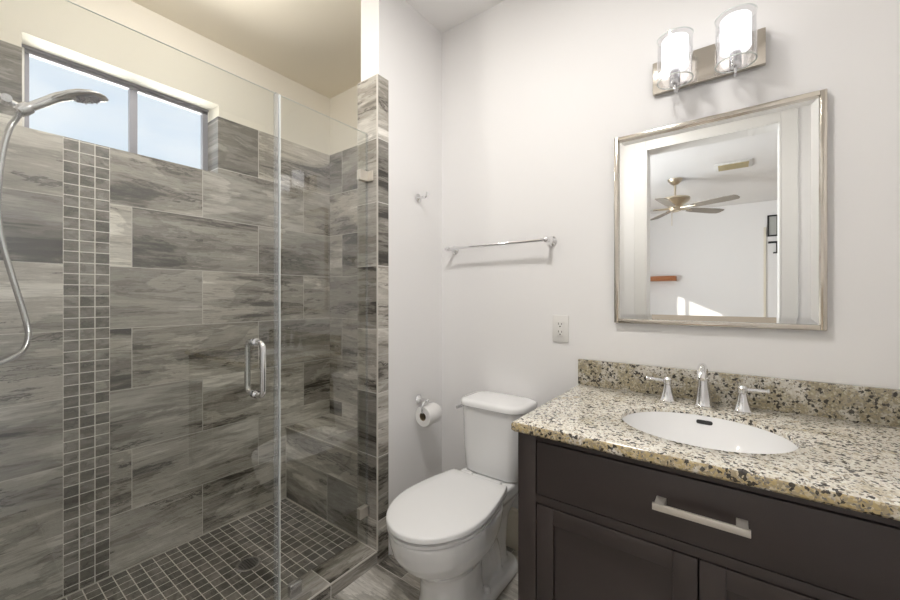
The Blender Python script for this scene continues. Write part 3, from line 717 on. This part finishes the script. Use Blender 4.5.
tag(obj('backsplash', box(BM(), (-0.555, D-0.022, CT), (0.41, D-0.001, Z(-0.277)), 0.002), M['granite_splash']), 'low granite backsplash strip standing against the wall behind the faucet', 'backsplash')

# sink: oval undermount basin
sk = thing('sink', 'white oval undermount sink set in the granite countertop', 'sink', (SX, SY, CB-0.15))
bm = BM(); N = 64; rings = []; DEPTH = 0.145
def basin_z(r): return SR - DEPTH*(1 - r**3.2)
for r in (1.06, 1.02, 1.0, 0.985, 0.95, 0.9, 0.82, 0.7, 0.55, 0.38, 0.2, 0.1):
    z = SR - 0.0005 if r >= 1.0 else basin_z(r)
    rings.append([(SX+SA*r*math.cos(2*PI*k/N), SY+SB*r*math.sin(2*PI*k/N), z) for k in range(N)])
for r in (0.1, 0.2, 0.4, 0.6, 0.8, 0.95, 1.06):
    z = basin_z(min(r, 1.0)) - 0.012 if r < 1 else SR-0.012
    rings.append([(SX+(SA*r+0.008)*math.cos(2*PI*k/N), SY+(SB*r+0.008)*math.sin(2*PI*k/N), z) for k in range(N)])
R = [[bm.verts.new(p) for p in r] for r in rings]
for i in range(len(R)):
    a, b = R[i], R[(i+1) % len(R)]
    for k in range(N): bm.faces.new((a[k], a[(k+1) % N], b[(k+1) % N], b[k]))
obj('basin', bm, M['porcelain'], sk, angle=60)
bm = BM(); lathe(bm, [(0.027, 0.0), (0.027, 0.004), (0.02, 0.006), (0.002, 0.007)], (SX, SY, SR-DEPTH-0.003)); obj('drain', bm, M['chrome'], sk)
# overflow slot high on the rear of the basin
r_o = 0.955; yo = SY+SB*r_o; zo = basin_z(r_o)
slope = DEPTH*3.2*r_o**2.2/SB
tang = Vector((0, 1, slope)).normalized(); nrm = Vector((0, -slope, 1)).normalized()
bm = BM(); c0 = Vector((SX+0.0, yo, zo)); ov = rrect(0, 0, 0.023, 0.0065, 0.006)
loft(bm, [[c0 + Vector((x, 0, 0)) + tang*y + nrm*h for x, y in ov] for h in (-0.004, 0.0022)])
obj('overflow_slot', bm, M['dark'], sk)

# faucet
FYc, FXc = 1.625, -0.086
fa = thing('faucet', 'chrome widespread faucet with two lever handles behind the sink', 'faucet', (FXc, FYc, CT))
bm = BM()
lathe(bm, [(0.029, 0), (0.029, 0.004), (0.026, 0.008), (0.0225, 0.035), (0.0170, 0.075), (0.0160, 0.098), (0.0160, 0.102)], (FXc, FYc, CT))
tube(bm, spline([(FXc, FYc, CT+0.098), (FXc, FYc-0.004, CT+0.122), (FXc, FYc-0.022, CT+0.140), (FXc, FYc-0.055, CT+0.143), (FXc, FYc-0.088, CT+0.130), (FXc, FYc-0.102, CT+0.112)], 6), lambda f: 0.0155-0.003*f, 18)
lathe(bm, [(0.0165, 0), (0.0175, 0.003), (0.0165, 0.006)], (FXc, FYc, CT+0.096))
obj('spout', bm, M['chrome'], fa)
for s in (-1, 1):
    hx = FXc + s*0.111
    bm = BM(); lathe(bm, [(0.029, 0), (0.029, 0.004), (0.026, 0.008), (0.017, 0.035), (0.0125, 0.058), (0.0125, 0.062), (0.0145, 0.064), (0.0145, 0.080), (0.010, 0.086), (0.002, 0.088)], (hx, FYc, CT))
    h_ = obj('handle', bm, M['chrome'], fa)
    bm = BM(); tube(bm, [(hx+s*0.008, FYc, CT+0.073), (hx+s*0.04, FYc, CT+0.075), (hx+s*0.066, FYc, CT+0.076)], lambda f: 0.0062, 12)
    lathe(bm, [(0.006, 0), (0.0085, 0.003), (0.0085, 0.006), (0.003, 0.009)], (hx+s*0.064, FYc, CT+0.076), (s, 0, 0))
    obj('lever', bm, M['chrome'], h_)

# ------------------------------------------------------------------ mirror
mx0, mx1, mz0, mz1 = -0.402, 0.242, Z(-0.108), Z(0.668)
mi = thing('mirror', 'rectangular wall mirror in a brushed nickel frame above the sink', 'mirror', ((mx0+mx1)/2, D, mz0))
bm = BM(); fw = 0.016
for a, b in (((mx0, mz0), (mx0+fw, mz1)), ((mx1-fw, mz0), (mx1, mz1)), ((mx0+fw, mz0), (mx1-fw, mz0+fw)), ((mx0+fw, mz1-fw), (mx1-fw, mz1))):
    box(bm, (a[0], D-0.024, a[1]), (b[0], D, b[1]), 0.002)
obj('frame', bm, M['nickel'], mi)
bm = BM(); bw = 0.022
def rc(d, y): return [(mx0+fw+d, y, mz0+fw+d), (mx1-fw-d, y, mz0+fw+d), (mx1-fw-d, y, mz1-fw-d), (mx0+fw+d, y, mz1-fw-d)]
a = [bm.verts.new(p) for p in rc(-0.002, D-0.0125)]; b = [bm.verts.new(p) for p in rc(bw, D-0.0150)]
for k in range(4): bm.faces.new((a[k], a[(k+1) % 4], b[(k+1) % 4], b[k]))
bm.faces.new(b); bk = [bm.verts.new(p) for p in rc(-0.002, D-0.002)]
for k in range(4): bm.faces.new((bk[k], bk[(k+1) % 4], a[(k+1) % 4], a[k]))
bm.faces.new(bk[::-1])
obj('mirror_glass', bm, M['mirror'], mi, smooth=False)

# ------------------------------------------------------------------ vanity light
lx0, lx1, lz0, lz1 = -0.258, 0.090, Z(0.807), Z(0.930)
vl = thing('vanity_light', 'lit two-shade nickel vanity light above the mirror', 'wall light', ((lx0+lx1)/2, D, lz0))
obj('back_plate', box(BM(), (lx0, D-0.022, lz0), (lx1, D, lz1), 0.0015), M['nickel'], vl)
for cx in (-0.172, 0.006):
    cy = D-0.105; zb = Z(0.795)
    bm = BM(); lathe(bm, [(0.058, 0.0), (0.058, 0.158), (0.0545, 0.158), (0.0545, 0.0), (0.058, 0.0)], (cx, cy, zb), seg=40, cap=False); gs_ = obj('glass_shade', bm, M['shadeglass'], vl)
    for zr in (zb, zb+0.158): obj('shade_rim', lathe(BM(), [(0.0545, -0.0012), (0.0585, -0.0012), (0.0585, 0.0012), (0.0545, 0.0012), (0.0545, -0.0012)], (cx, cy, zr), seg=40, cap=False), M['glassedge'], gs_)
    bm = BM(); lathe(bm, [(0.016, 0.002), (0.041, 0.002), (0.043, 0.006), (0.043, 0.106), (0.041, 0.109), (0.02, 0.109)], (cx, cy, zb+0.042), seg=36); obj('diffuser', bm, M['bulb'], vl)
    bm = BM(); lathe(bm, [(0.015, 0.0), (0.017, 0.003), (0.017, 0.055), (0.014, 0.058)], (cx, cy, zb-0.014), seg=20)
    sk_ = obj('socket', bm, M['chrome_soft'], vl)
    bm = BM(); tube(bm, [(cx, D-0.02, zb+0.016), (cx, cy+0.07, zb-0.012), (cx, cy+0.03, zb-0.026), (cx, cy, zb-0.028), (cx, cy, zb-0.010)], 0.0045, 10); obj('stem', bm, M['chrome_soft'], vl)

# ------------------------------------------------------------------ ceiling light (just above the frame) and an unseen fill globe added in the shower
def flush_light(name, label, x, y, z, r, watts):
    t = thing(name, label, 'ceiling light', (x, y, z))
    obj('trim_ring', lathe(BM(), [(r, 0), (r, -0.016), (r*0.9, -0.024), (r*0.88, -0.018)], (x, y, z), seg=40), M['trim'], t)
    obj('lens', lathe(BM(), [(r*0.88, -0.016), (r*0.86, -0.024), (r*0.6, -0.029), (0.005, -0.031)], (x, y, z), seg=40), M['led'], t)
    lamp(name + '_glow', 'AREA', (x, y, z-0.04), (0, 0, -1), watts, (1.0, 0.97, 0.935), shape='DISK', size=r*1.6)
flush_light('ceiling_light', 'round flush ceiling light above the toilet', -0.60, 0.72, CE, 0.13, 16)
gx, gy, gz = -1.70, 0.62, CES-0.16
gl = thing('added_shower_fill_light', 'small unseen globe fill light added inside the shower', 'ceiling light', (gx, gy, CES))  # unseen globe and its lamp, added to brighten the shower
obj('canopy', lathe(BM(), [(0.06, 0), (0.06, -0.010), (0.035, -0.025), (0.012, -0.03), (0.012, -0.08), (0.03, -0.085), (0.03, -0.115)], (gx, gy, CES), seg=28), M['nickel'], gl)
obj('globe', lathe(BM(), [(0.031, 0.058)] + [(0.066*math.sin(PI*k/16), 0.066*math.cos(PI*k/16)) for k in range(3, 17)], (gx, gy, gz), seg=28), M['globe'], gl, angle=180)
lamp('shower_fill_glow', 'POINT', (gx, gy, gz), (0, 0, -1), 14, (1.0, 0.96, 0.90), shadow_soft_size=0.05)

# ------------------------------------------------------------------ small fittings
tb_ = thing('towel_bar', 'chrome towel bar on the wall above the toilet', 'towel bar', (-0.96, D, Z(0.26)))
TZ = Z(0.262)
obj('bar', cyl(BM(), (-1.262, D-0.068, TZ), (-0.672, D-0.068, TZ), 0.0075), M['chrome'], tb_)
for x in (-1.245, -0.685):
    bm = BM(); lathe(bm, [(0.024, 0), (0.024, 0.006), (0.016, 0.014), (0.010, 0.022), (0.009, 0.055), (0.012, 0.06), (0.012, 0.078), (0.006, 0.082)], (x, D, TZ), (0, -1, 0)); obj('post', bm, M['chrome'], tb_)
rh = thing('robe_hook', 'small chrome robe hook on the narrow painted wall', 'hook', (XW, 1.515, Z(0.52)))
bm = BM(); lathe(bm, [(0.022, 0), (0.022, 0.006), (0.014, 0.012), (0.008, 0.018), (0.007, 0.035)], (XW, 1.515, Z(0.525)), (1, 0, 0)); obj('mount', bm, M['chrome'], rh)
bm = BM(); tube(bm, spline([(XW+0.03, 1.515, Z(0.525)), (XW+0.045, 1.515, Z(0.52)), (XW+0.058, 1.515, Z(0.527)), (XW+0.062, 1.515, Z(0.545))]), 0.006); obj('hook', bm, M['chrome'], rh)
HY, HZ = 1.515, Z(-0.540)
th_ = thing('toilet_paper_holder', 'chrome wall holder carrying the toilet paper roll', 'paper holder', (XW, HY, HZ))
bm = BM(); lathe(bm, [(0.024, 0), (0.024, 0.006), (0.015, 0.014), (0.009, 0.022), (0.009, 0.060), (0.012, 0.066), (0.006, 0.072)], (XW, HY, HZ), (1, 0, 0)); obj('mount', bm, M['chrome'], th_)
RX, RY, RZ = XW+0.060, 1.532, HZ-0.074
bm = BM(); tube(bm, spline([(RX-0.004, HY, HZ), (RX, HY-0.022, HZ-0.006), (RX, HY-0.038, HZ-0.03), (RX, HY-0.034, HZ-0.056), (RX, HY-0.012, RZ+0.012), (RX, HY+0.03, RZ+0.012), (RX, HY+0.09, RZ+0.012)]), 0.0055); obj('hook_arm', bm, M['chrome'], th_)
rl = thing('toilet_paper_roll', 'white toilet paper roll hanging on the chrome holder', 'toilet paper', (RX, RY, RZ))
bm = BM(); lathe(bm, [(0.021, -0.05), (0.050, -0.05), (0.052, -0.046), (0.052, 0.046), (0.050, 0.05), (0.021, 0.05), (0.021, -0.05)], (RX, RY, RZ-0.002), (0, 1, 0), 36, cap=False); obj('paper', bm, M['paper'], rl)
bm = BM(); lathe(bm, [(0.0212, -0.0495), (0.0212, 0.0495), (0.0198, 0.0495), (0.0198, -0.0495), (0.0212, -0.0495)], (RX, RY, RZ-0.002), (0, 1, 0), 28, cap=False); obj('core', bm, M['card'], rl)
ox, oz = -0.641, Z(-0.147)
ou = thing('wall_outlet', 'white electrical outlet on the wall left of the mirror', 'outlet', (ox, D, oz))
obj('cover_plate', box(BM(), (ox-0.038, D-0.007, oz-0.0625), (ox+0.038, D, oz+0.0625), 0.003), M['outlet'], ou)
ins_ = obj('receptacle', box(BM(), (ox-0.018, D-0.010, oz-0.034), (ox+0.018, D-0.006, oz+0.034), 0.002), M['outlet'], ou)
bm = BM()
for dz in (-0.018, 0.018):
    box(bm, (ox-0.0085, D-0.0108, oz+dz+0.001), (ox-0.0060, D-0.0095, oz+dz+0.010)); box(bm, (ox+0.0060, D-0.0108, oz+dz+0.001), (ox+0.0085, D-0.0095, oz+dz+0.009)); cyl(bm, (ox, D-0.0095, oz+dz-0.007), (ox, D-0.0108, oz+dz-0.007), 0.0032, 10)
obj('slot', bm, M['dark'], ins_)
